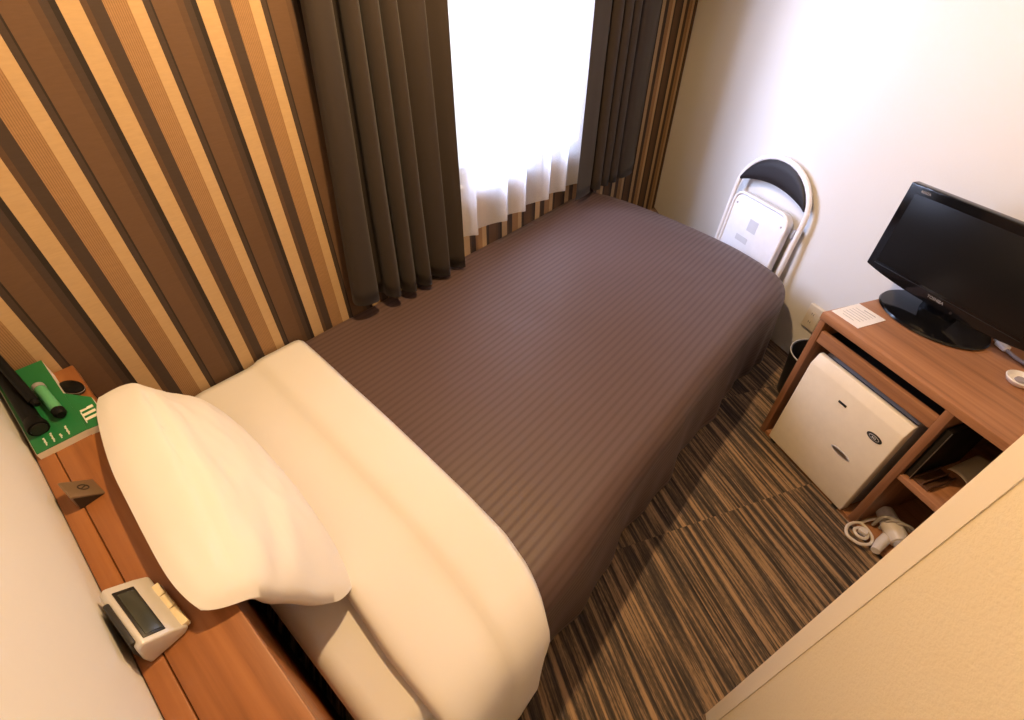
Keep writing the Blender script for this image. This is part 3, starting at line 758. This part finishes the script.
for sx in (-1, 1):
    mb = MB(); mb.lohi((sx*0.214-0.006, -0.012, 0.555), (sx*0.214+0.006, 0.030, 0.600), 0.002)
    for v in mb.bm.verts: v.co = CT @ v.co
    mb.build('hinge', M['dryer_grey'], CH)
    mb = MB(); mb.tube([CT @ Vector((sx*0.236, -0.004, 0.001)), CT @ Vector((sx*0.236, -0.004, 0.03))], 0.015, 14); mb.build('foot_cap', M['black'], CH)

# ------------------------------------------------------------------ things on the headboard ledge
# desk clock
ck = thing('alarm_clock', 'silver alarm clock with dark display lying on the wooden ledge near the cream wall', 'clock', (-0.168, 0.658, HBZ+0.001), R(5))
prof = [(-0.030, 0.0), (0.024, 0.0), (0.032, 0.006), (0.032, 0.014), (0.016, 0.030), (-0.018, 0.056), (-0.028, 0.050), (-0.032, 0.02)]
mb = MB(); mb.prism(prof, 1, -0.070, 0.070, 0.004, 3); body = mb.build('case', M['silver'], ck)
mb = MB(); mb.prism([(-0.034, 0.004), (-0.0265, 0.0045), (-0.022, 0.056), (-0.030, 0.058), (-0.036, 0.03)], 1, -0.058, 0.040, 0.003, 3); mb.build('back_speaker', M['black'], ck)
sl = math.atan2(0.026, 0.034)
SM = Matrix.Rotation(sl, 4, 'Y')
mb = MB(); mb.box((-0.001, -0.004, 0.0434), (0.031, 0.112, 0.003), 0.001, mat=SM); mb.build('display_frame', M['black_satin'], ck)
mb = MB(); mb.box((0.0002, -0.006, 0.0440), (0.024, 0.099, 0.0026), 0.0006, mat=SM); mb.build('display', M['lcd'], ck)
for y0, y1 in ((-0.066, -0.024), (-0.022, 0.010), (0.012, 0.040)): MB().lohi((0.026, y0, 0.006), (0.038, y1, 0.019), 0.002).build('button', M['beige'], ck)

# dark metal wedge
wd = thing('metal_wedge', 'small dark bronze triangular block with an etched mark standing on the wooden ledge', 'ornament', (-0.169, 1.022, HBZ), R(7))
mb = MB(); mb.prism([(-0.018, 0.0), (0.030, 0.0), (-0.012, 0.038), (-0.015, 0.038)], 1, -0.030, 0.030, 0.0012, 2); wg = mb.build('block', M['bronze'], wd)
sl2 = math.atan2(0.038, 0.042); mb = MB()
RM = Matrix.Rotation(sl2, 4, 'Y')
n_ = 20
mb.tube([RM @ Vector((0.009*cos(2*pi*i/n_), 0.009*sin(2*pi*i/n_), 0)) + Vector((0.0105, 0.002, 0.0184)) for i in range(n_)], 0.0012, 6, True)
mb.tube([RM @ Vector((-0.006, -0.006, 0))+Vector((0.0105, 0.002, 0.0184)), RM @ Vector((0.006, 0.006, 0))+Vector((0.0105, 0.002, 0.0184))], 0.0012, 6)
mb.build('etched_mark', M['bronze_dark'], wg)
mb = MB(); mb.prism([(-0.016, 0.001), (0.026, 0.001), (-0.0125, 0.034)], 1, -0.0312, -0.0302); mb.build('shaded_end', M['bronze_dark'], wg)  # thin dark plate, paints the unlit end of the block darker

# green card stand in the corner of the ledge, tools lying on it
gd = thing('display_stand', 'green printed card stand with white edge in the far left corner of the ledge', 'stand', (-0.205, 1.198, HBZ), 0)
mb = MB(); mb.prism([(0.0, 0.0), (0.305, 0.0), (0.305, 0.052), (0.0, 0.017)], 0, 0.004, 0.100); mb.build('stand_body', M['card_white'], gd)
mb = MB(); mb.prism([(0.0, 0.0175), (0.305, 0.0525), (0.305, 0.054), (0.0, 0.019)], 0, 0.0055, 0.100); tp = mb.build('top_panel', M['green'], gd)
mb = MB(); mb.prism([(0.100, 0.0), (0.100, 0.030), (0.118, 0.000), (0.118, 0.0)][:3], 2, 0.0, 0.001); mb.bm.clear()
mb.prism([(0.1002, -0.002), (0.140, -0.009), (0.140, 0.105), (0.1002, 0.150)], 2, 0.0, 0.015)
for v in mb.bm.verts:
    if v.co.z > 0.01: v.co.z = 0.0175+0.115*max(0, v.co.y)*(1 if v.co.x < 0.12 else 0.35)
fb = mb.build('flap_body', M['card_white'], gd)
mb = MB(); q = [(0.1002, -0.0015), (0.1395, -0.0085), (0.1395, 0.1045), (0.1002, 0.1495)]
vs = [Vector((x, y, 0.0178+0.115*max(0, y)*(1 if x < 0.12 else 0.35))) for x, y in q]
t_ = bmesh.new(); A = [t_.verts.new(v) for v in vs]; B = [t_.verts.new(v+Vector((0, 0, 0.0014))) for v in vs]
t_.faces.new(A); t_.faces.new(B[::-1])
for i in range(4): t_.faces.new((A[i], B[i], B[(i+1) % 4], A[(i+1) % 4]))
bmesh.ops.recalc_face_normals(t_, faces=t_.faces[:]); mb.add(t_); mb.build('flap_panel', M['green'], gd)
mb = MB()
hz = lambda x, y: 0.0196+0.115*max(0, y) if x < 0.1 else 0.0197+0.115*max(0, y)*lerp(1, 0.35, (x-0.1)/0.048)
for k in range(3):
    y_ = 0.028+k*0.018; MB().box((0.1205, y_, hz(0.1205, y_)+0.0016), (0.026, 0.010, 0.0012)).build('white_box', M['card_white'], gd)
MB().box((0.1075, 0.042, hz(0.1075, 0.042)+0.0016), (0.0022, 0.060, 0.0012)).build('printed_rule', M['ink_pale'], gd)
for k, (xx, ll) in enumerate(((0.028, 0.030), (0.042, 0.034), (0.056, 0.018), (0.070, 0.036))):
    mb = MB()
    for j in range(int(ll/0.0055)):
        mb.box((xx+(0.0004 if j % 2 else -0.0004), 0.012+j*0.0055, hz(xx, 0.012+j*0.0055)), (0.0036 if j % 3 else 0.0026, 0.0050, 0.0008))
    mb.build('printed_lettering', M['ink_pale'], gd)
SLP = math.atan2(0.035, 0.305)
def on_stand(x, y, h): return Vector((-0.205+x, 1.198+y, HBZ+0.0190+0.1147*y+h))
def tool_rod(name, label, cat, parts):
    o = thing(name, label, cat, parts[0][1][0]); base = Vector(parts[0][1][0]); o.location = base
    for nm, path, r, mat in parts:
        mb = MB(); mb.tube([Vector(p)-base for p in path], r, 14); mb.build(nm, mat, o, 50)
    return o
tool_rod('torch', 'black torch lying along the left side of the green stand', 'torch', [
    ('handle', [on_stand(0.030, 0.085, 0.014), on_stand(0.028, 0.20, 0.014), on_stand(0.026, 0.29, 0.014)], [0.016, 0.015, 0.014], M['tool_black']),
    ('head', [on_stand(0.033, 0.048, 0.018), on_stand(0.032, 0.060, 0.018), on_stand(0.030, 0.086, 0.014)], [0.0195, 0.0198, 0.016], M['tool_black']),
    ('lens', [on_stand(0.0334, 0.045, 0.018), on_stand(0.033, 0.0482, 0.018)], [0.015, 0.0155], M['black_satin'])])
tool_rod('tube', 'pale green tube with dark caps lying across the green stand', 'tube', [
    ('barrel', [on_stand(0.076, 0.085, 0.013), on_stand(0.070, 0.18, 0.013)], [0.0115, 0.0115], M['green_light']),
    ('cap', [on_stand(0.0775, 0.064, 0.013), on_stand(0.077, 0.070, 0.013), on_stand(0.076, 0.085, 0.013)], [0.009, 0.0125, 0.0128], M['tool_black']),
    ('cap', [on_stand(0.070, 0.18, 0.013), on_stand(0.0692, 0.194, 0.013), on_stand(0.069, 0.198, 0.013)], [0.0128, 0.0125, 0.009], M['dryer_grey'])])
tool_rod('shoehorn_handle', 'long black rod leaning into the corner above the green stand', 'rod', [
    ('shaft', [on_stand(0.052, 0.125, 0.030), on_stand(0.045, 0.22, 0.05), on_stand(0.040, 0.300, 0.085)], [0.010, 0.010, 0.009], M['tool_black']),
    ('tip', [on_stand(0.053, 0.112, 0.028), on_stand(0.052, 0.126, 0.030)], [0.006, 0.0085], M['tool_black'])])
br = thing('oval_case', 'black oval case resting on the ledge beside the green stand', 'case', (-0.088, 1.402, HBZ+0.0), R(20))
MB().lathe([(0.020, 0.0), (0.026, 0.004), (0.026, 0.012), (0.018, 0.018), (0.001, 0.020)], 28, sx=0.72, sy=1.5).build('case_body', M['tool_black'], br)
MB().lathe([(0.0266, 0.0072), (0.0268, 0.0082), (0.0266, 0.0092)], 28, sx=0.72, sy=1.5, cap=False).build('seam', M['dryer_grey'], br)
